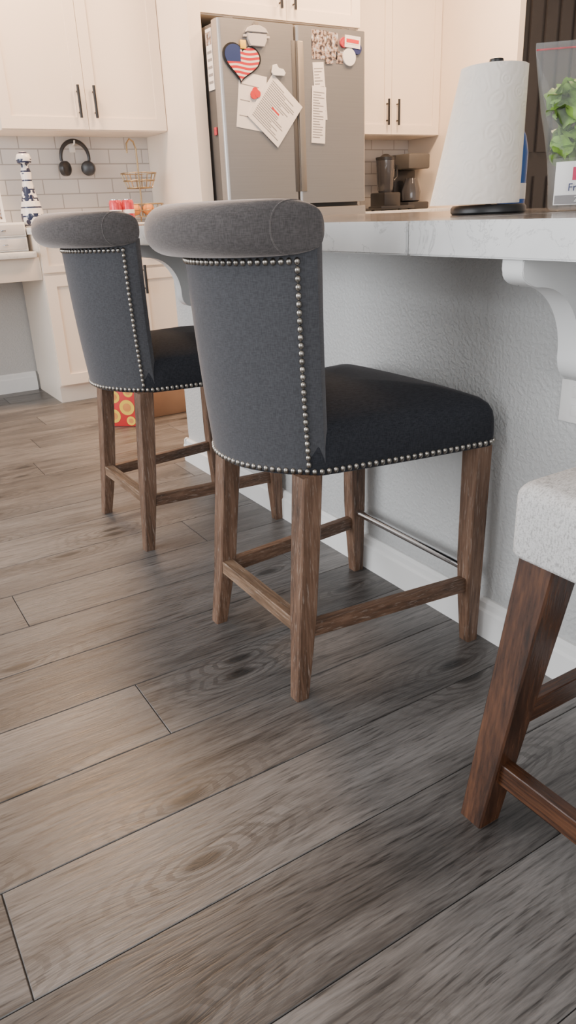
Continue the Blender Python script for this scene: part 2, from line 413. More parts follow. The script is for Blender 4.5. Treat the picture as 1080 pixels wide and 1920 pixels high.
def outlet():
    t=thing('wall_outlet',(1.22,.9,.59),'white rectangular wall outlet plate below the corbel','wall outlet')
    box('cover_plate',1.213,1.2195,.85,.945,.585,.67,'white',t,.002)
    for z in (.60,.637): 
        box('socket',1.2105,1.2132,.88,.915,z,z+.022,'white',t,.001)
outlet()

# ---------------------------------------------------------------- cabinets
def shaker_bm(bm,a0,a1,z0,z1,front,th=.02,rail=.06,face='y'):
    def ab(p0,p1,q0,q1,r0,r1):
        if face=='y': addbox(bm,p0,p1,q0,q1,r0,r1)
        else: addbox(bm,q0,q1,p0,p1,r0,r1)
    ab(a0,a1,front+.008,front+th,z0,z1)
    ab(a0,a0+rail,front,front+.0079,z0,z1); ab(a1-rail,a1,front,front+.0079,z0,z1)
    ab(a0+rail,a1-rail,front,front+.0079,z0,z0+rail); ab(a0+rail,a1-rail,front,front+.0079,z1-rail,z1)
def shaker(name,a0,a1,z0,z1,front,parent,rail=.06,face='y'):
    bm=bmesh.new(); shaker_bm(bm,a0,a1,z0,z1,front,.02,rail,face)
    return finish(name,bm2me(bm,name),'cab',parent)
def pull(parent,a,b,front,vertical=True,ln=.16,face='y'):
    bm=bmesh.new(); o=front-.028
    def P(p,q,r): return (p,q,r) if face=='y' else (q,p,r)
    if vertical: pts=[P(a,o,b-ln/2),P(a,o,b+ln/2)]; st=[b-ln*.32,b+ln*.32]; posts=[[P(a,o,z),P(a,front+.0005,z)] for z in st]
    else: pts=[P(a-ln/2,o,b),P(a+ln/2,o,b)]; st=[a-ln*.32,a+ln*.32]; posts=[[P(x,o,b),P(x,front+.0005,b)] for x in st]
    addtube(bm,pts,.008,10)
    for p in posts: addtube(bm,p,.0045,8)
    return finish('handle',bm2me(bm,'handle'),'black',parent,50,'slim black bar handle')
def cabinet(name,x0,x1,yf,yb,z0,z1,label,doors,drawers=(),toe=0):
    t=thing(name,((x0+x1)/2,(yf+yb)/2,z0),label,'cabinet')
    if toe:
        bm=bmesh.new(); addbox(bm,x0,x1,yf+.021,yb,z0+toe,z1); addbox(bm,x0+.004,x1,yf+.05,yb,z0,z0+toe+.0001)
        finish('body',bm2me(bm,'body'),'cab',t)
    else: box('body',x0,x1,yf+.021,yb,z0,z1,'cab',t,.001,1)
    for (a0,a1,b0,b1,hx,hz) in doors:
        d=shaker('door',a0,a1,b0,b1,yf,t); 
        if hx is not None: pull(d,hx,hz,yf)
    for (a0,a1,b0,b1) in drawers:
        d=shaker('drawer',a0,a1,b0,b1,yf,t,.035); pull(d,(a0+a1)/2,(b0+b1)/2,yf,False)
    return t
yf=4.5; g=.0015
cabinet('wall_cabinet',1.03,1.978,yf,YW-.013,1.46,2.55,'cream shaker wall cabinet with two doors above tiled splashback',
  [(1.03,1.505-g,1.465,2.545,1.46,1.60),(1.505+g,1.975,1.465,2.545,1.55,1.60)])
cabinet('wall_cabinet',3.23,4.118,yf,YW-.013,1.46,2.55,'cream shaker wall cabinet beside the refrigerator above appliances',
  [(3.23,3.675-g,1.465,2.545,3.63,1.60),(3.675+g,4.115,1.465,2.545,3.72,1.60)])
cabinet('wall_cabinet',2.06,3.12,4.12,YW-.013,1.985,2.6,'cream two-door cabinet mounted over the refrigerator',
  [(2.06,2.60-g,1.99,2.595,2.555,2.12),(2.60+g,3.117,1.99,2.595,2.645,2.12)])
cabinet('base_cabinet',1.07,1.60,4.29,YW-.019,0,.934,'cream shaker base cabinet with drawer above door',
  [(1.073,1.597,.11,.72,1.56,.62)],[(1.073,1.597,.735,.925)],.1)
cabinet('base_cabinet',1.602,1.978,4.29,YW-.019,0,.934,'cream shaker base cabinet next to the refrigerator wall',
  [(1.605,1.975,.11,.72,1.65,.66)],[(1.605,1.975,.735,.925)],.1)
cabinet('base_cabinet',3.10,4.118,4.29,YW-.019,0,.934,'cream shaker base cabinet under the coffee appliances',
  [(3.103,3.607,.11,.72,3.56,.62),(3.611,4.115,.11,.72,3.66,.62)],[(3.103,3.607,.735,.925),(3.611,4.115,.735,.925)],.1)
for (a,b) in ((1.05,1.978),(3.09,4.118)):
    o=box('countertop',a,b,4.26,YW-.013,.935,.971,'quartz',None,.003)
    solo(o,'pale stone worktop on the back base cabinets','countertop')
def desk():
    t=thing('built_in_desk',(.3,4.55,.0),'white built-in desk with pale top beside base cabinet','desk')
    box('desk_top',-.6,1.048,4.27,YW-.013,.82,.85,'quartz',t,.003)
    box('apron',-.6,1.068,4.31,4.83,.70,.8195,'cab',t,.002)
    box('leg',-.6,-.2,4.31,4.83,0,.6995,'cab',t,.002,label='white pedestal support')
desk()

# ---------------------------------------------------------------- refrigerator
FX0,FX1,FY=2.068,3.03,3.95
def fridge():
    t=thing('refrigerator',(2.55,4.3,0),'stainless steel french-door refrigerator covered with magnets and papers','refrigerator')
    box('body',FX0+.008,FX1-.008,FY+.075,4.75,.02,1.925,'steeldark',t,.004)
    seam=2.545
    def door(a,b,side):
        pts=[]; r=.02
        def arc(cx,cy,a0,a1,rr):
            return [(cx+rr*math.cos(a0+(a1-a0)*k/6),cy+rr*math.sin(a0+(a1-a0)*k/6)) for k in range(7)]
        pts+=[(a,FY+.07)]+arc(a+r,FY+r,math.pi,1.5*math.pi,r)+arc(b-r,FY+r,1.5*math.pi,2*math.pi,r)+[(b,FY+.07)]
        return prism('door',pts,'z',1.035,1.935,'steel',t,40,.002)
    dl=door(FX0,seam-.004,0); dr=door(seam+.004,FX1,1)
    box('handle',seam+.010,seam+.048,FY-.003,FY+.01,1.10,1.86,'champ',dr,.002,label='vertical champagne-coloured grip strip')
    box('handle',seam-.030,seam-.006,FY-.002,FY+.01,1.10,1.86,'steeldark',dl,.001,label='recessed dark grip strip')
    for z0,z1 in ((.52,1.012),(.06,.505)):
        d=box('drawer',FX0,FX1,FY,FY+.07,z0,z1,'steel',t,.008)
        box('handle',FX0+.1,FX1-.1,FY-.03,FY-.012,z1-.12,z1-.10,'steel',d,.004)
    for x in (FX0+.06,FX1-.1): box('hinge',x,x+.05,FY+.03,FY+.09,1.9355,1.95,'steeldark',t,.003)
    for x in (FX0+.08,FX1-.12): 
        for y in (4.1,4.65): box('foot',x,x+.04,y,y+.04,0,.0199,'bplast',t,.002)
fridge()
ZR=lambda c,rot: Matrix.Translation(c)@Matrix.Rotation(rot,4,'Y')
def paper(name,cx,cz,w,h,rot,label,lines=8,y=None,mat='paper',cat='paper note',extra=None):
    y=FY-.0015 if y is None else y
    bm=bmesh.new(); mt=ZR((cx,y,cz),rot)
    addbox(bm,-w/2,w/2,-.0006,.0006,-h/2,h/2,0,mt)
    rnd=random.Random(int(cx*1000))
    for i in range(lines):
        z=h*.42-(i+.5)*h*.84/lines; a=-w*.42; b=a+w*rnd.uniform(.35,.84)
        addbox(bm,a,b,-.0011,-.0007,z-h*.008,z+h*.008,1,mt)
    if extra:
        for (a,b,c,d) in extra: addbox(bm,a*w,b*w,-.0013,-.0007,c*h,d*h,2,mt)
    o=finish(name,bm2me(bm,name),[mat,'ink','red'])
    return solo(o,label,cat)
paper('paper_note',2.247,1.555,.17,.27,math.radians(8),'white paper note with red berry drawing on the refrigerator',3,extra=None)
paper('paper_note',2.393,1.513,.245,.27,math.radians(40),'large printed document sheet tilted on the refrigerator',20,FY-.0065,extra=[(-.12,.12,-.02,.015)])
paper('receipt',2.70,1.62,.075,.29,math.radians(-4),'long white shop receipt pinned to the refrigerator',16)
paper('receipt',2.685,1.50,.095,.29,math.radians(3),'long white shop receipt hanging on refrigerator door',18,FY-.0045)
paper('photo_print',2.70,1.85,.10,.14,0,'small colour photo print on refrigerator door',0,mat='photo1',cat='photo')
paper('photo_print',2.79,1.85,.075,.13,math.radians(4),'small dark photo print on refrigerator door',0,mat='photo2',cat='photo')
paper('photo_print',2.765,1.79,.05,.06,math.radians(-4),'tiny light photo print on refrigerator door',0,FY-.0045,mat='photo1',cat='photo')
paper('photo_print',2.84,1.795,.045,.06,0,'tiny pale photo print on refrigerator door',2,mat='photo2',cat='photo')
def round_magnet(x,z,r,mat,label):
    pts=[(x+r*math.cos(a*math.pi/12),z+r*math.sin(a*math.pi/12)) for a in range(24)]
    return solo(prism('fridge_magnet',pts,'y',FY-.010,FY-.0005,mat,None,30,.001),label,'magnet')
round_magnet(2.905,1.80,.045,'white','round white magnet on refrigerator door')
round_magnet(2.962,1.845,.030,'navy','round blue magnet on refrigerator door')
round_magnet(2.868,1.87,.026,'pink','small pink round magnet on refrigerator door')
paper('photo_print',2.925,1.875,.11,.06,math.radians(3),'white card with red lettering on refrigerator door',2,FY-.012,extra=[(-.4,.4,-.1,.2)],cat='card')
def heart():
    t=thing('heart_magnet',(2.198,FY,1.65),'heart-shaped stars and stripes magnet with dark rim','magnet')
    def H(s,ox,oz):
        P=[]
        for k in range(48):
            a=2*math.pi*k/48; x=17.4*math.sin(a)**3; z=13*math.cos(a)-4.2*math.cos(2*a)-2*math.cos(3*a)-.8*math.cos(4*a)
            ca,sa=math.cos(-.12),math.sin(-.12); x,z=x*ca-z*sa,x*sa+z*ca
            P.append((ox+x*s,oz+z*s))
        return P
    prism('rim',H(.0066,2.198,1.745),'y',FY-.008,FY-.0005,'black',t,30)
    prism('flag_face',H(.0060,2.198,1.745),'y',FY-.010,FY-.0081,'flag',t,30)
heart()
def potmag():
    t=thing('pot_magnet',(2.293,FY,1.83),'cream cooking-pot shaped magnet at top of refrigerator door','magnet')
    prism('pot',[(2.235,1.875),(2.235,1.845),(2.25,1.815),(2.335,1.815),(2.352,1.845),(2.352,1.875)],'y',FY-.02,FY-.0005,'greybox',t,30,.003)
    prism('lid',[(2.225,1.878),(2.362,1.878),(2.345,1.9),(2.31,1.912),(2.275,1.912),(2.242,1.9)],'y',FY-.022,FY-.0005,'greybox',t,30,.003)
    prism('knob',[(2.28,1.9125),(2.305,1.9125),(2.305,1.927),(2.28,1.927)],'y',FY-.018,FY-.004,'champ',t,30,.002)
    for a,b in ((2.212,2.2345),(2.3525,2.372)): box('handle',a,b,FY-.015,FY-.004,1.855,1.866,'greybox',t,.002)
potmag()
solo(box('fridge_magnet',2.19,2.225,FY-.014,FY-.0105,1.80,1.84,'yellow',None,.002),'small yellow magnet overlapping the heart magnet','magnet')
solo(prism('fridge_magnet',[(2.375,1.70),(2.385,1.735),(2.41,1.74),(2.42,1.72),(2.45,1.72),(2.465,1.70),(2.455,1.685),(2.385,1.685)],'y',FY-.016,FY-.0075,'white',None,30,.002),'small white car-shaped magnet holding paper','magnet')
def berry():
    bm=bmesh.new()
    for (dx,dz,r) in ((0,0,.022),(.022,.004,.018),(.008,.02,.016)):
        P=[(2.262+dx+r*math.cos(k*math.pi/8),1.59+dz+r*math.sin(k*math.pi/8)) for k in range(16)]
        A=[bm.verts.new((p[0],FY-.010-dx*.02,p[1])) for p in P]; B=[bm.verts.new((p[0],FY-.0025,p[1])) for p in P]
        bm.faces.new(A); bm.faces.new(B)
        for i in range(16): bm.faces.new((A[i],B[i],B[(i+1)%16],A[(i+1)%16]))
    o=finish('fridge_magnet',bm2me(bm,'berry'),'red'); solo(o,'red berry cluster magnet holding a paper note','magnet')
berry()
def calendar():
    bm=bmesh.new(); x=FX0+.006
    addbox(bm,x-.004,x+.001,4.032,4.10,1.62,1.905,0)
    for i in range(5): addbox(bm,x-.005,x-.0041,4.04,4.09,1.65+i*.035,1.663+i*.035,1)
    addbox(bm,x-.005,x-.0041,4.037,4.095,1.83,1.89,2)
    o=finish('wall_calendar',bm2me(bm,'wall_calendar'),['paper','ink','photo2']); solo(o,'white calendar sheet on the refrigerator side','calendar')
    solo(box('fridge_magnet',x-.008,x+.001,4.04,4.07,1.40,1.44,'pink',None,.003),'small pink clip magnet on refrigerator side','magnet')
calendar()

# ---------------------------------------------------------------- counter stools
def stool():
    t=thing('counter_stool',(0,0,0),'charcoal linen roll-back counter stool with nailhead trim, brown legs','stool','charcoal counter stools at the island')
    V0=.012; BUL=.106
    XC=-.172
    def off(u,b=BUL): return -b*(1-min(1,abs(u)**2.1))
    nb=23; ZTOP=.945; DZ=ZTOP-.507
    def prof(f):
        xb=XC-.018*f-.004*math.sin(f*math.pi); th=.032+.006*f; w=.208+.010*f+.002*math.sin(f*math.pi)
        return xb,th,w
    def bul(f): return BUL+.014*f
    def backring(z,f):
        xb,th,w=prof(f); pts=[]; B=bul(f)
        us=[1-2*i/(nb-1) for i in range(nb)]
        pts.append((xb+.010,V0+w,z)); pts.append((xb+.001,V0+w-.005,z))
        for u in us[1:-1]: pts.append((xb+off(u,B),V0+u*w,z))
        pts.append((xb+.001,V0-w+.005,z)); pts.append((xb+.010,V0-w,z))
        pts.append((xb+th*.5,V0-w-.003,z)); pts.append((xb+th-.010,V0-w+.001,z)); pts.append((xb+th-.001,V0-w+.008,z))
        for i in range(1,12):
            u=-1+2*i/12; pts.append((xb+th+off(u,B)*.48,V0+u*w,z))
        pts.append((xb+th-.001,V0+w-.008,z)); pts.append((xb+th-.010,V0+w-.001,z)); pts.append((xb+th*.5,V0+w+.003,z))
        return pts
    rings=[backring(.507+k/14*DZ,k/14) for k in range(15)]
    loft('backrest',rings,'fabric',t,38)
    # scroll top, flush with the back's side and front, softly tapering at its ends
    hv=.223; n=36
    def sec(v):
        e=hv-abs(v); d=.095
        q=1.0 if e>=d else math.sqrt(max(0,1-((d-e)/d)**2))
        q2=1.0 if e>=.030 else math.sqrt(max(0,1-((.030-e)/.030)**2))
        sx=(.42+.58*q)*(.70+.30*q2); sz=(.90+.10*q)*(.72+.28*q2)
        u=v/hv; xf=-.150+off(u,.112)
        cx=xf-.063*sx-.006*(1-q2); ring=[]
        for k in range(n):
            a=2*math.pi*k/n; ca,sa=math.cos(a),math.sin(a)
            x=math.copysign(abs(ca)**.86,ca)*.063*sx; z=math.copysign(abs(sa)**.90,sa)*.048*sz
            ring.append((cx+x,V0+v,.973-.004*(1-q2)+z))
        return ring
    es=[0,.0008,.003,.006,.010,.015,.021,.030,.044,.062,.082]
    vv=[-hv+e for e in es]+[-hv+.098+(2*hv-.196)*i/12 for i in range(13)]+[hv-e for e in es[::-1]]
    loft('rolled_top',[sec(v) for v in vv],'rollfab_lit',t,70,label='soft rolled charcoal top cushion')
    for s in (-1,1):
        bm=bmesh.new(); addtube(bm,sec(s*(hv-.016)),.0012,6,0,True)
        bmesh.ops.remove_doubles(bm,verts=bm.verts,dist=1e-5)
        finish('piping',bm2me(bm,'piping'),'rollfab_lit',t,60)
    # seat
    def outline(ins,z):
        P=[]
        def corner(cx,cy,a0,r,m=5):
            for k in range(m+1):
                a=a0+k/m*math.pi/2; P.append((cx+r*math.cos(a),cy+r*math.sin(a)))
        fr,hf,hr=.258-ins,.263-ins,.209-ins*.8
        r=.024
        corner(fr-r,hf-r,0,r)
        for k in range(1,8):
            f=k/8; x=(fr-r)*(1-f)+XC*f; y=(hf)*(1-f)+(hr+V0)*f; P.append((x,y+.004*math.sin(f*math.pi)))
        m=17
        for k in range(m+1):
            u=1-2*k/m; P.append((XC+off(u)+ins,V0+hr*u))
        for k in range(7,0,-1):
            f=k/8; x=(fr-r)*(1-f)+XC*f; y=-(hf)*(1-f)+(V0-hr)*f; P.append((x,y-.004*math.sin(f*math.pi)))
        corner(fr-r,-hf+r,-math.pi/2,r)
        for k in range(1,8):
            v=-(hf-r)+2*(hf-r)*k/8; P.append((fr+.010*math.cos(v/(hf)*math.pi/2),v))
        return [(x,y,z) for x,y in P]
    R=[outline(.004,.503),outline(0,.507),outline(0,.54),outline(.001,.562),outline(.004,.580),outline(.011,.595),outline(.024,.607)]
    base=outline(.024,.607); cx,cy=-.02,0
    for s,z in ((.88,.620),(.70,.634),(.45,.644),(.18,.648)):
        R.append([(cx+(x-cx)*s,cy+(y-cy)*s,z) for x,y,_ in base])
    loft('seat',R,'seatfab_shaded',t,60)
    # nailheads
    bm=bmesh.new(); sp=.0150
    def walk(poly,closed=False):
        pts=[Vector(p) for p in poly]; 
        if closed: pts.append(pts[0])
        tot=sum((b-a).length for a,b in zip(pts,pts[1:])); n=max(2,int(round(tot/sp))); out=[]
        d=tot/n; acc=0; i=0; seg=(pts[1]-pts[0]).length
        for k in range(n+(0 if closed else 1)):
            tgt=k*d
            while i<len(pts)-2 and acc+seg<tgt-1e-6: acc+=seg; i+=1; seg=(pts[i+1]-pts[i]).length
            out.append(pts[i].lerp(pts[i+1],min(1,(tgt-acc)/max(seg,1e-6))))
        return out
    def nail(p,r=.0073):
        m=Matrix.Translation(p)@Matrix.Diagonal((.8,.8,1,1))
        bmesh.ops.create_icosphere(bm,subdivisions=2,radius=r,matrix=m)
    for p in walk(outline(.0005,.513),True): nail(p)
    ZN=.916; fN=(ZN-.507)/DZ; UN=1-.013/prof(fN)[2]
    for s in (-1,1):
        col=[]
        for k in range(15):
            z=.528+(ZN-.528)*k/14; f=(z-.507)/DZ; xb,th,w=prof(f); u=1-.013/w
            col.append((xb+off(u,bul(f))+.0005,V0+s*(w-.013),z))
        for p in walk(col): nail(p)
    xb,th,w=prof(fN); us=[-UN+2*UN*i/32 for i in range(33)]
    for p in walk([(xb+off(u,bul(fN))+.0005,V0+w*u,ZN) for u in us])[1:-1]: nail(p)
    finish('nailhead_trim',bm2me(bm,'nailhead_trim'),'nail',t,60,'row of pewter nailheads edging back and seat')
    def leg(cs):
        rings=[]
        for (x,y,z,s) in cs:
            h=s/2;c=.003
            rings.append([(x+a,y+b,z) for a,b in ((-h+c,-h),(h-c,-h),(h,-h+c),(h,h-c),(h-c,h),(-h+c,h),(-h,h-c),(-h,-h+c))])
        return loft('leg',rings,'leg_z',t,30)
    for s in (-1,1):
        leg([(-.240,s*.200,0,.032),(-.226,s*.193,.10,.038),(-.214,s*.187,.2,.044),(-.200,s*.182,.35,.046),(-.186,s*.175,.506,.047)])
        leg([(.232,s*.235,0,.032),(.228,s*.233,.12,.040),(.226,s*.232,.22,.045),(.228,s*.232,.506,.048)])
        beam('stretcher',(-.214,s*.188,.158),(.226,s*.233,.158),.022,.036,'leg_x',t)
    o=beam('stretcher',(-.219,-.178,.168),(-.219,.178,.168),.030,.034,'rail_y',t); o['label']='worn light brown rear stretcher'
    tube('footrest',[(.226,-.222,.19),(.226,.222,.19)],.0105,'chrome',t,16,'polished chrome footrest bar')
    return t
s1=stool()
s1.location=(.94,1.348,0); s1.rotation_euler=(0,0,math.radians(-.6))
s2=s1.copy(); C.objects.link(s2); s2.location=(.955,2.292,0); s2.rotation_euler=(0,0,math.radians(.6))
for ch in list(s1.children):
    c=ch.copy(); C.objects.link(c); c.parent=s2

def light_stool():
    t=thing('upholstered_stool',(1.0,.43,0),'light grey woven upholstered stool with dark walnut splayed legs','stool')
    def rr(x0,x1,y0,y1,r,z,m=7):
        P=[]
        for cx,cy,a0 in ((x1-r,y1-r,0),(x0+r,y1-r,math.pi/2),(x0+r,y0+r,math.pi),(x1-r,y0+r,1.5*math.pi)):
            for k in range(m+1):
                a=a0+k/m*math.pi/2; P.append((cx+r*math.cos(a),cy+r*math.sin(a),z))
        return P
    x0,x1,y0,y1=.797,1.175,.17,.688
    R=[]
    for ins,z in ((.008,.502),(.002,.504),(0,.510),(0,.598)): R.append(rr(x0+ins,x1-ins,y0+ins,y1-ins,.020,z))
    for k in range(1,8):
        a=k/7*math.pi/2; ins=.022*(1-math.cos(a)); z=.598+.024*math.sin(a); R.append(rr(x0+ins,x1-ins,y0+ins,y1-ins,.020,z))
    R.append(rr(x0+.08,x1-.08,y0+.08,y1-.08,.020,.630)); R.append(rr(x0+.15,x1-.15,y0+.15,y1-.15,.020,.633))
    loft('seat',R,'boucle',t,60)
    def leg(tx,ty,bx,by):
        rings=[]
        for (z,s) in ((0,.048),(.5015,.066)):
            f=z/.5015; x=bx+(tx-bx)*f; y=by+(ty-by)*f; h=s/2; c=.003
            rings.append([(x+a,y+b,z) for a,b in ((-h+c,-h),(h-c,-h),(h,-h+c),(h,h-c),(h-c,h),(-h+c,h),(-h,h-c),(-h,-h+c))])
        loft('leg',rings,'walnut_z',t,30)
    leg(.842,.643,.775,.683); leg(.842,.21,.775,.172); leg(1.13,.643,1.170,.683); leg(1.13,.21,1.170,.172)
    beam('stretcher',(.789,.66,.115),(.789,.195,.115),.024,.042,'walnut_y',t)
    beam('stretcher',(1.162,.66,.115),(1.162,.195,.115),.024,.042,'walnut_y',t)
    beam('stretcher',(.815,.668,.205),(1.15,.668,.205),.024,.042,'walnut_x',t)
    beam('stretcher',(.815,.19,.205),(1.15,.19,.205),.024,.042,'walnut_x',t)
light_stool()

# ---------------------------------------------------------------- things on the island
ZT=.9732
def towel():
    cx,cy=1.41,1.36
    t=thing('paper_towel_holder',(cx,cy,ZT),'black upright paper towel holder on the island countertop','paper towel holder')
    revolve('base',[(.084,ZT),(.088,ZT+.004),(.088,ZT+.014),(.083,ZT+.020),(.02,ZT+.021)],cx,cy,'black',t,40)
    revolve('post',[(.006,ZT+.0205),(.006,ZT+.32)],cx,cy,'black',t,14)
    revolve('knob',[(.006,ZT+.308),(.015,ZT+.310),(.016,ZT+.316),(.015,ZT+.321),(.005,ZT+.324)],cx,cy,'black',t,18)
    z0,z1=ZT+.0215,ZT+.0215+.285
    r=thing('paper_towel_roll',(cx,cy,z0),'thick white embossed paper towel roll with loose outer sheet','paper towel roll')
    R=.071
    bm=bmesh.new()
    rings=[circ(cx,cy,z0,.02,40),circ(cx,cy,z0,R-.002,40),circ(cx,cy,z0+.003,R,40),circ(cx,cy,z1-.003,R,40),circ(cx,cy,z1,R-.002,40),circ(cx,cy,z1,.02,40),circ(cx,cy,z1-.05,.02,40)]
    addloft(bm,rings,False)
    finish('roll',bm2me(bm,'roll'),'roll',r,40)
    rr=[]; n=26
    for j in range(9):
        f=j/8; z=z0+.001+(z1-z0-.003)*f; row=[]
        fl=(1-f)
        for k in range(n):
            u=k/(n-1)
            a=math.radians(-60-175*u)
            rad=R+.0015+ (.005+.064*fl)*max(0,(u-.1)/.9)**1.3
            row.append((cx+rad*math.cos(a),cy+rad*math.sin(a),z))
        back=[(x+(cx-x)*.010,y+(cy-y)*.010,z_) for x,y,z_ in row[::-1]]
        rr.append(row+back)
    loft('loose_sheet',rr,'roll',r,60)
towel()
def spray():
    cx,cy=1.738,1.590
    t=thing('cleaner_bottle',(cx,cy,ZT),'tall blue plastic cleaning bottle behind paper towels','bottle')
    revolve('bottle',[(.034,ZT),(.038,ZT+.01),(.038,ZT+.15),(.03,ZT+.19),(.015,ZT+.22),(.013,ZT+.245)],cx,cy,'blue',t,24)
    revolve('bottle_label',[(.0385,ZT+.03),(.0387,ZT+.031),(.0387,ZT+.07),(.0385,ZT+.071)],cx,cy,'white',t,24)
    revolve('cap',[(.016,ZT+.2455),(.017,ZT+.25),(.016,ZT+.275),(.008,ZT+.285)],cx,cy,'blue',t,20)
spray()
def salad():
    cx,cy=1.53,1.17
    t=thing('salad_bag',(cx,cy,ZT),'clear plastic bag of green lettuce leaves with printed label','salad bag')
    d=Vector((.72,-.69,0)).normalized()
    nrm=Vector((-.69,-.72,0)).normalized()
    def pt(u,w,z): p=Vector((cx,cy,0))+d*u+nrm*w; return (p.x,p.y,z)
    def ring(z,hw,th,n=32,sh=0,wr=0):
        return [pt(sh+hw*math.cos(2*math.pi*k/n),(th*math.sin(2*math.pi*k/n))*(1+wr*math.sin(7*k+z*40)),z) for k in range(n)]
    Z=ZT+.001
    low=[ring(Z,.082,.044),ring(Z+.008,.088,.049),ring(Z+.06,.092,.050),ring(Z+.10,.097,.050),ring(Z+.108,.098,.050)]
    loft('printed_base',low,'film',t,60,label='frosted printed lower part of bag')
    up=[ring(Z+.1085,.0985,.050),ring(Z+.16,.107,.050,sh=-.002,wr=.08),ring(Z+.20,.115,.045,sh=-.004,wr=.12),ring(Z+.25,.122,.032,sh=-.006,wr=.15),ring(Z+.29,.127,.016,sh=-.008,wr=.12),ring(Z+.325,.13,.004,sh=-.01),ring(Z+.335,.13,.003,sh=-.01)]
    loft('bag_film',up,'clear',t,60,cap=False)
    bm=bmesh.new(); rnd=random.Random(5)
    for q in range(150):
        z=Z+rnd.uniform(.09,.245); hwz=.062+.022*(z-Z)/.2
        u=rnd.uniform(-hwz,hwz+.005); w=rnd.uniform(-.022,.022)
        L0=rnd.uniform(.045,.075); wd_=L0*.78; rot=Matrix.Rotation(rnd.uniform(0,6.28),4,'Z')@Matrix.Rotation(rnd.uniform(-1.1,1.1),4,'X')@Matrix.Rotation(rnd.uniform(-1,1),4,'Y')
        if z<Z+.12: L0*=.7
        rows=[]
        for i in range(7):
            f=i/6; hw=wd_/2*math.sin(math.pi*min(.97,f*.93+.05))**.6
            rows.append([bm.verts.new(Vector(pt(u,w,z))+ (rot@Vector((s*hw,(f-.5)*L0*.9,.012*math.sin(f*3.1)+.008*abs(s)+.004*math.sin(9*f+s*4+q))))) for s in (-1,-.6,-.2,.2,.6,1)])
        for a,b in zip(rows,rows[1:]):
            for i in range(5): bm.faces.new((a[i],a[i+1],b[i+1],b[i]))
    finish('lettuce_leaves',bm2me(bm,'lettuce_leaves'),'leaf',t,180,'bright green lettuce leaves packed in the bag')
    def wcurve(u,o): return (.0505+o)*math.sqrt(max(.02,1-(u/.094)**2))
    def panel(name,u0,u1,z0,z1,mat,o):
        m=10; rows=[]
        for z in (z0,z1): rows.append([pt(u0+(u1-u0)*i/m,wcurve(u0+(u1-u0)*i/m,o),z) for i in range(m+1)])
        return loft(name,rows,mat,t,60,cap=False,closed=False)
    panel('bag_label',-.080,.045,Z+.012,Z+.10,'white',.0035)
    panel('label_block',-.046,-.012,Z+.062,Z+.088,'magenta',.0048)
    panel('label_band',-.078,.043,Z+.014,Z+.032,'ink',.0048)
    dd=(d+nrm*.17).normalized(); ang=math.atan2(dd.y,dd.x)
    c=pt(-.030,.0545,Z+.047); text('label_text','Fresh',.022,c,math.pi/2,ang,'navy',t)
    c=pt(-.036,.0545,Z+.023); text('label_text','2',.016,c,math.pi/2,ang,'white',t)
    tube('zip_seal',[pt(-.138,0,Z+.322),pt(.118,0,Z+.322)],.0018,'pink',t,6,'thin red zip seal strip')
salad()

# ---------------------------------------------------------------- things on the back counters
ZC=.9712
def ceramic_bottle():
    cx,cy=1.115,4.50
    t=thing('ceramic_bottle',(cx,cy,ZC),'blue and white hand-painted ceramic decanter bottle','bottle')
    revolve('bottle',[(.045,ZC),(.052,ZC+.006),(.060,ZC+.03),(.062,ZC+.07),(.052,ZC+.12),(.040,ZC+.16),(.032,ZC+.20),(.026,ZC+.24),(.030,ZC+.275),(.022,ZC+.30),(.020,ZC+.315)],cx,cy,'ceramic',t,32)
    revolve('stopper',[(.018,ZC+.3155),(.036,ZC+.325),(.042,ZC+.345),(.034,ZC+.368),(.018,ZC+.38),(.005,ZC+.384)],cx,cy,'ceramic',t,24,label='rounded painted stopper')
ceramic_bottle()
def headphones():
    cx,cz,y=1.494,1.30,YW-.05
    t=thing('headphones',(cx,y,1.24),'black over-ear headphones hanging on the tiled wall','headphones')
    R=.085; P=[(cx+R*math.cos(a),y,cz+.045+R*1.05*math.sin(a)) for a in [math.radians(-12+204*k/24) for k in range(25)]]
    tube('headband',P,[.0085+.004*math.sin(math.pi*k/24) for k in range(25)],'bplast',t,10)
    for s in (-1,1):
        m=Matrix.Translation((cx+s*.070,y-.01,cz-.015))@Matrix.Rotation(s*.95,4,'Z')@Matrix.Rotation(math.pi/2,4,'Y')
        bm=bmesh.new(); addloft(bm,[circ(0,0,z,r,28) for r,z in ((.030,-.022),(.040,-.016),(.042,0),(.040,.014),(.030,.022))]); 
        bmesh.ops.transform(bm,matrix=m,verts=bm.verts); finish('ear_cup',bm2me(bm,'ear_cup'),'bplast',t,40)
    h=thing('wall_hook',(cx,YW-.012,1.37),'small clear plastic adhesive hook on tile','hook')
    box('hook_plate',cx-.018,cx+.018,YW-.018,YW-.0125,1.375,1.445,'white',h,.002)
    tube('hook_arm',[(cx,YW-.018,1.414),(cx,YW-.05,1.4155),(cx,YW-.070,1.419),(cx,YW-.078,1.435)],.005,'white',h)
headphones()
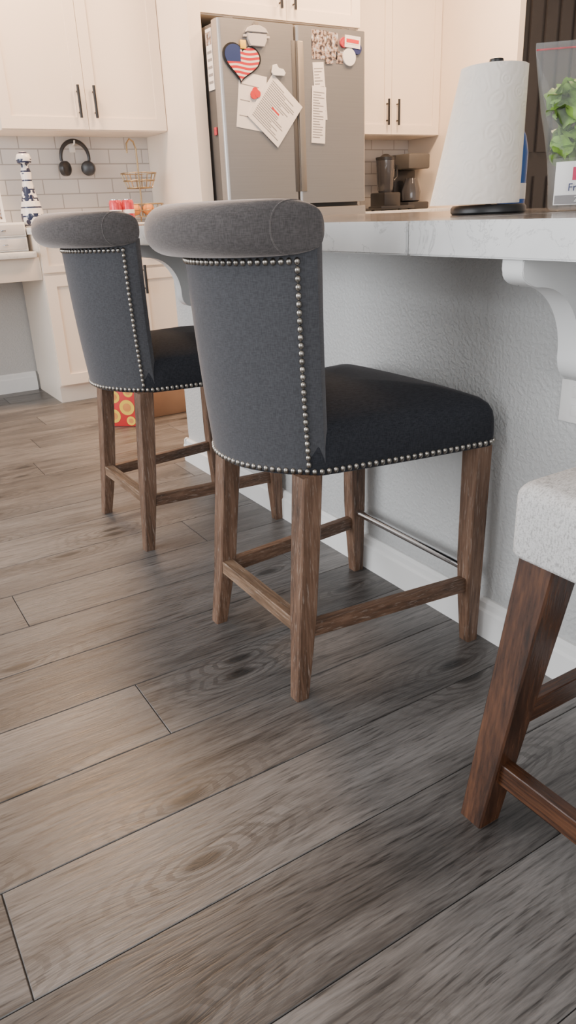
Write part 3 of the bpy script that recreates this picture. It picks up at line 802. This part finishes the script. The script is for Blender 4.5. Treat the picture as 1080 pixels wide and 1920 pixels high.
def basket():
    cx,cy=1.79,4.56
    t=thing('wire_basket_stand',(cx,cy,ZC),'two-tier gold wire fruit basket stand on worktop','basket')
    def tier(z,R,h,name):
        bm=bmesh.new()
        for zz,rr in ((z,R*.72),(z+h*.5,R*.88),(z+h,R)):
            addtube(bm,circ(cx,cy,zz,rr,28),.003,6,0,True)
        for k in range(18):
            a=2*math.pi*k/18; c,s=math.cos(a),math.sin(a)
            addtube(bm,[(cx,cy,z),(cx+R*.72*c,cy+R*.72*s,z),(cx+R*c,cy+R*s,z+h)],.0018,5)
        finish(name,bm2me(bm,name),'gold',t,60)
    tier(ZC+.03,.13,.07,'lower_basket'); tier(ZC+.19,.105,.08,'upper_basket')
    tube('pole',[(cx,cy,ZC+.03),(cx,cy,ZC+.40),(cx-.012,cy,ZC+.44),(cx-.035,cy,ZC+.455),(cx-.055,cy,ZC+.43),(cx-.058,cy,ZC+.38)],.005,'gold',t,10)
    for k in range(3):
        a=k*2.1; tube('foot',[(cx+.08*math.cos(a),cy+.08*math.sin(a),ZC+.0305),(cx+.09*math.cos(a),cy+.09*math.sin(a),ZC+.004)],.004,'gold',t,6)
    for i,(dx,dy) in enumerate(((-.055,-.03),(.02,-.055),(.05,.035),(-.03,.045))):
        x,y=cx+dx,cy+dy; r=.034; z=ZC+.036+r
        pr=[(r*math.sin(math.pi*k/12),z-r*.94*math.cos(math.pi*k/12)) for k in range(13)]
        o=revolve('orange',pr,x,y,'orange',None,20); solo(o,'whole orange in the wire basket','fruit','oranges in the basket')
basket()
def cans():
    base=None
    for i,(x,y) in enumerate(((1.54,4.33),(1.615,4.33),(1.575,4.40))):
        if i==0:
            t=thing('drink_can',(x,y,ZC),'pink and red aluminium drink can on worktop','drink can','drink cans on the worktop')
            revolve('can_body',[(.024,ZC),(.033,ZC+.008),(.034,ZC+.012),(.034,ZC+.108),(.028,ZC+.122)],x,y,'pink',t,24)
            revolve('can_top',[(.0285,ZC+.1222),(.0285,ZC+.125),(.025,ZC+.1252),(.024,ZC+.123)],x,y,'chrome',t,24)
            revolve('can_label',[(.0343,ZC+.05),(.0345,ZC+.051),(.0345,ZC+.07),(.0343,ZC+.071)],x,y,'white',t,24)
            base=t
        else:
            c=base.copy(); C.objects.link(c); c.location=(x,y,ZC)
            for ch in list(base.children):
                q=ch.copy(); C.objects.link(q); q.parent=c
cans()
def organizer():
    for i,z in enumerate((.8512,.9262)):
        t=thing('storage_drawer_box',(.93,4.55,z),'white stacking storage box with drawer on the desk','storage box','stacked storage boxes on the desk')
        box('body',.80,1.045,4.42,4.68,z,z+.074,'white',t,.004)
        d=box('drawer',.81,1.035,4.408,4.4195,z+.010,z+.064,'greybox',t,.004)
        box('knob',.91,.935,4.396,4.4075,z+.03,z+.04,'chrome',d,.002)
    t=thing('picture_frame',(.9,4.5,1.0005),'white picture frame with blue print on the storage boxes','picture frame')
    m=Matrix.Translation((.88,4.50,1.002))@Matrix.Rotation(math.radians(-8),4,'X')
    bm=bmesh.new()
    for a in ((-.085,-.07,0,.22),(.07,.085,0,.22),(-.07,.07,0,.016),(-.07,.07,.204,.22)): addbox(bm,a[0],a[1],-.008,.008,a[2],a[3],0,m)
    finish('frame',bm2me(bm,'frame'),'white',t)
    box('print',-.0698,.0698,-.002,.003,.0162,.2038,'photo2',t,rot=m)
organizer()
def coffee():
    x0,y0=3.80,4.45
    t=thing('coffee_machine',(3.90,4.55,ZC),'black drip coffee machine with steel top on worktop','coffee machine')
    box('base',x0,x0+.2,y0,y0+.26,ZC,ZC+.05,'bplast',t,.01)
    box('water_tank',x0,x0+.2,y0+.16,y0+.26,ZC+.0505,ZC+.27,'bplast',t,.008)
    box('brew_head',x0,x0+.2,y0,y0+.26,ZC+.2705,ZC+.37,'steeldark',t,.012)
    revolve('carafe',[(.05,ZC+.051),(.068,ZC+.06),(.072,ZC+.12),(.05,ZC+.19),(.045,ZC+.21)],x0+.09,y0+.078,'glass',t,24)
    x0=3.58
    t=thing('food_processor',(3.66,4.5,ZC),'black countertop blender with dark glass jar','blender')
    box('base',x0,x0+.15,y0,y0+.17,ZC,ZC+.12,'bplast',t,.012)
    revolve('jar',[(.05,ZC+.1205),(.058,ZC+.14),(.068,ZC+.30),(.069,ZC+.33)],x0+.075,y0+.085,'glass',t,24)
    revolve('jar_lid',[(.070,ZC+.3305),(.071,ZC+.35),(.04,ZC+.356),(.02,ZC+.37),(.01,ZC+.372)],x0+.075,y0+.085,'bplast',t,24)
    tube('jar_handle',[(x0+.14,y0+.085,ZC+.31),(x0+.175,y0+.085,ZC+.30),(x0+.18,y0+.085,ZC+.22),(x0+.145,y0+.085,ZC+.19)],.009,'bplast',t,8)
    o=tube('power_cord',[(3.47,YW-.014,1.27),(3.49,YW-.05,1.29),(3.53,YW-.06,1.22),(3.50,4.72,1.10),(3.46,4.64,1.02),(3.50,4.58,.983),(3.57,4.57,.982)],.008,'bplast')
    solo(o,'black power cord running down the tiled wall','power cord')
    t=thing('burner_tray',(3.5,4.38,ZC),'low black griddle with raised edges on worktop','griddle')
    box('tray',3.42,3.72,4.285,4.435,ZC+.008,ZC+.03,'bplast',t,.006)
    for x in (3.44,3.68): 
        for y in (4.30,4.41): box('foot',x,x+.02,y,y+.015,ZC,ZC+.0079,'bplast',t,.001)
coffee()

# ---------------------------------------------------------------- things on the floor
def floor_goods():
    m=Matrix.Translation((1.20,3.62,0))@Matrix.Rotation(math.radians(-42),4,'Z')
    t=thing('snack_box',(1.20,3.62,0),'red and yellow printed snack carton standing on the floor','carton')
    box('carton',-.085,.085,-.035,.035,.001,.225,'red',t,.002,rot=m)
    bm=bmesh.new()
    for (u,z,r) in ((-.04,.055,.036),(.035,.10,.040),(-.03,.155,.032),(.05,.03,.024),(.05,.18,.026)):
        for q,(rr,mi) in enumerate(((r,0),(r*.55,1))):
            yy=-.0362-.0006*q
            A=[bm.verts.new(m@Vector((u+rr*math.cos(k*math.pi/10),yy,z+rr*math.sin(k*math.pi/10)))) for k in range(20)]
            f=bm.faces.new(A); f.material_index=mi
    finish('printed_circles',bm2me(bm,'printed_circles'),['yellow','orange'],t,label='yellow printed circles')
    rnd=random.Random(2); rings=[]
    for (z,a,b) in ((.001,.15,.09),(.02,.158,.097),(.08,.16,.10),(.14,.155,.095),(.175,.15,.085),(.19,.145,.07),(.17,.135,.06),(.10,.13,.07),(.02,.13,.075)):
        ring=[]
        for k in range(28):
            th=2*math.pi*k/28; c,s=math.cos(th),math.sin(th)
            x=math.copysign(abs(c)**.35,c)*a; y=math.copysign(abs(s)**.35,s)*b
            j=.004 if z>.01 else 0
            ring.append((1.47+x+rnd.uniform(-j,j),3.74+y+rnd.uniform(-j,j),z*1.15+(rnd.uniform(-.006,.006) if z>.15 else 0)))
        rings.append(ring)
    o=loft('paper_bag',rings,'kraft',None,30); solo(o,'crumpled open brown kraft paper bag on the floor','paper bag')
floor_goods()

# ---------------------------------------------------------------- lights, world, camera
def area(name,loc,target,sx,sy,power,col):
    l=bpy.data.lights.new(name,'AREA'); l.shape='RECTANGLE'; l.size=sx; l.size_y=sy; l.energy=power; l.color=col
    o=bpy.data.objects.new(name,l); C.objects.link(o); o.location=loc
    o.rotation_euler=(Vector(target)-Vector(loc)).to_track_quat('-Z','Y').to_euler(); return o
area('window_light',(-3.0,2.6,1.6),(1.2,1.5,.3),3.4,2.2,195,(.95,.97,1.0))
area('patio_light',(-1.2,-2.8,1.9),(1.0,2.0,.3),3.6,1.9,100,(.97,.98,1.0))
for x,y,e in ((.9,4.0,80),(2.3,3.3,75),(3.4,3.4,90),(3.2,1.6,20)):
    l=bpy.data.lights.new('ceiling_lamp','AREA'); l.shape='DISK'; l.size=.5; l.energy=e; l.color=(1.0,.64,.38)
    o=bpy.data.objects.new('ceiling_lamp',l); C.objects.link(o); o.location=(x,y,2.88)
w=bpy.data.worlds.new('World'); bpy.context.scene.world=w; w.use_nodes=True
bg=w.node_tree.nodes['Background']; bg.inputs[0].default_value=(.96,.97,1.0,1); bg.inputs[1].default_value=.78

cam=bpy.data.cameras.new('Camera'); co=bpy.data.objects.new('Camera',cam); C.objects.link(co)
cam.sensor_fit='VERTICAL'; cam.sensor_height=36; cam.lens=1370/1920*36; cam.clip_start=.02
right=Vector((.8479,-.527,-.0407)).normalized(); back=Vector((-.4757,-.7934,.3815)).normalized()
back=(back-right*back.dot(right)).normalized(); up=back.cross(right)
mw=Matrix(((right.x,up.x,back.x,0),(right.y,up.y,back.y,0),(right.z,up.z,back.z,1.0),(0,0,0,1)))
co.matrix_world=mw
bpy.context.scene.camera=co
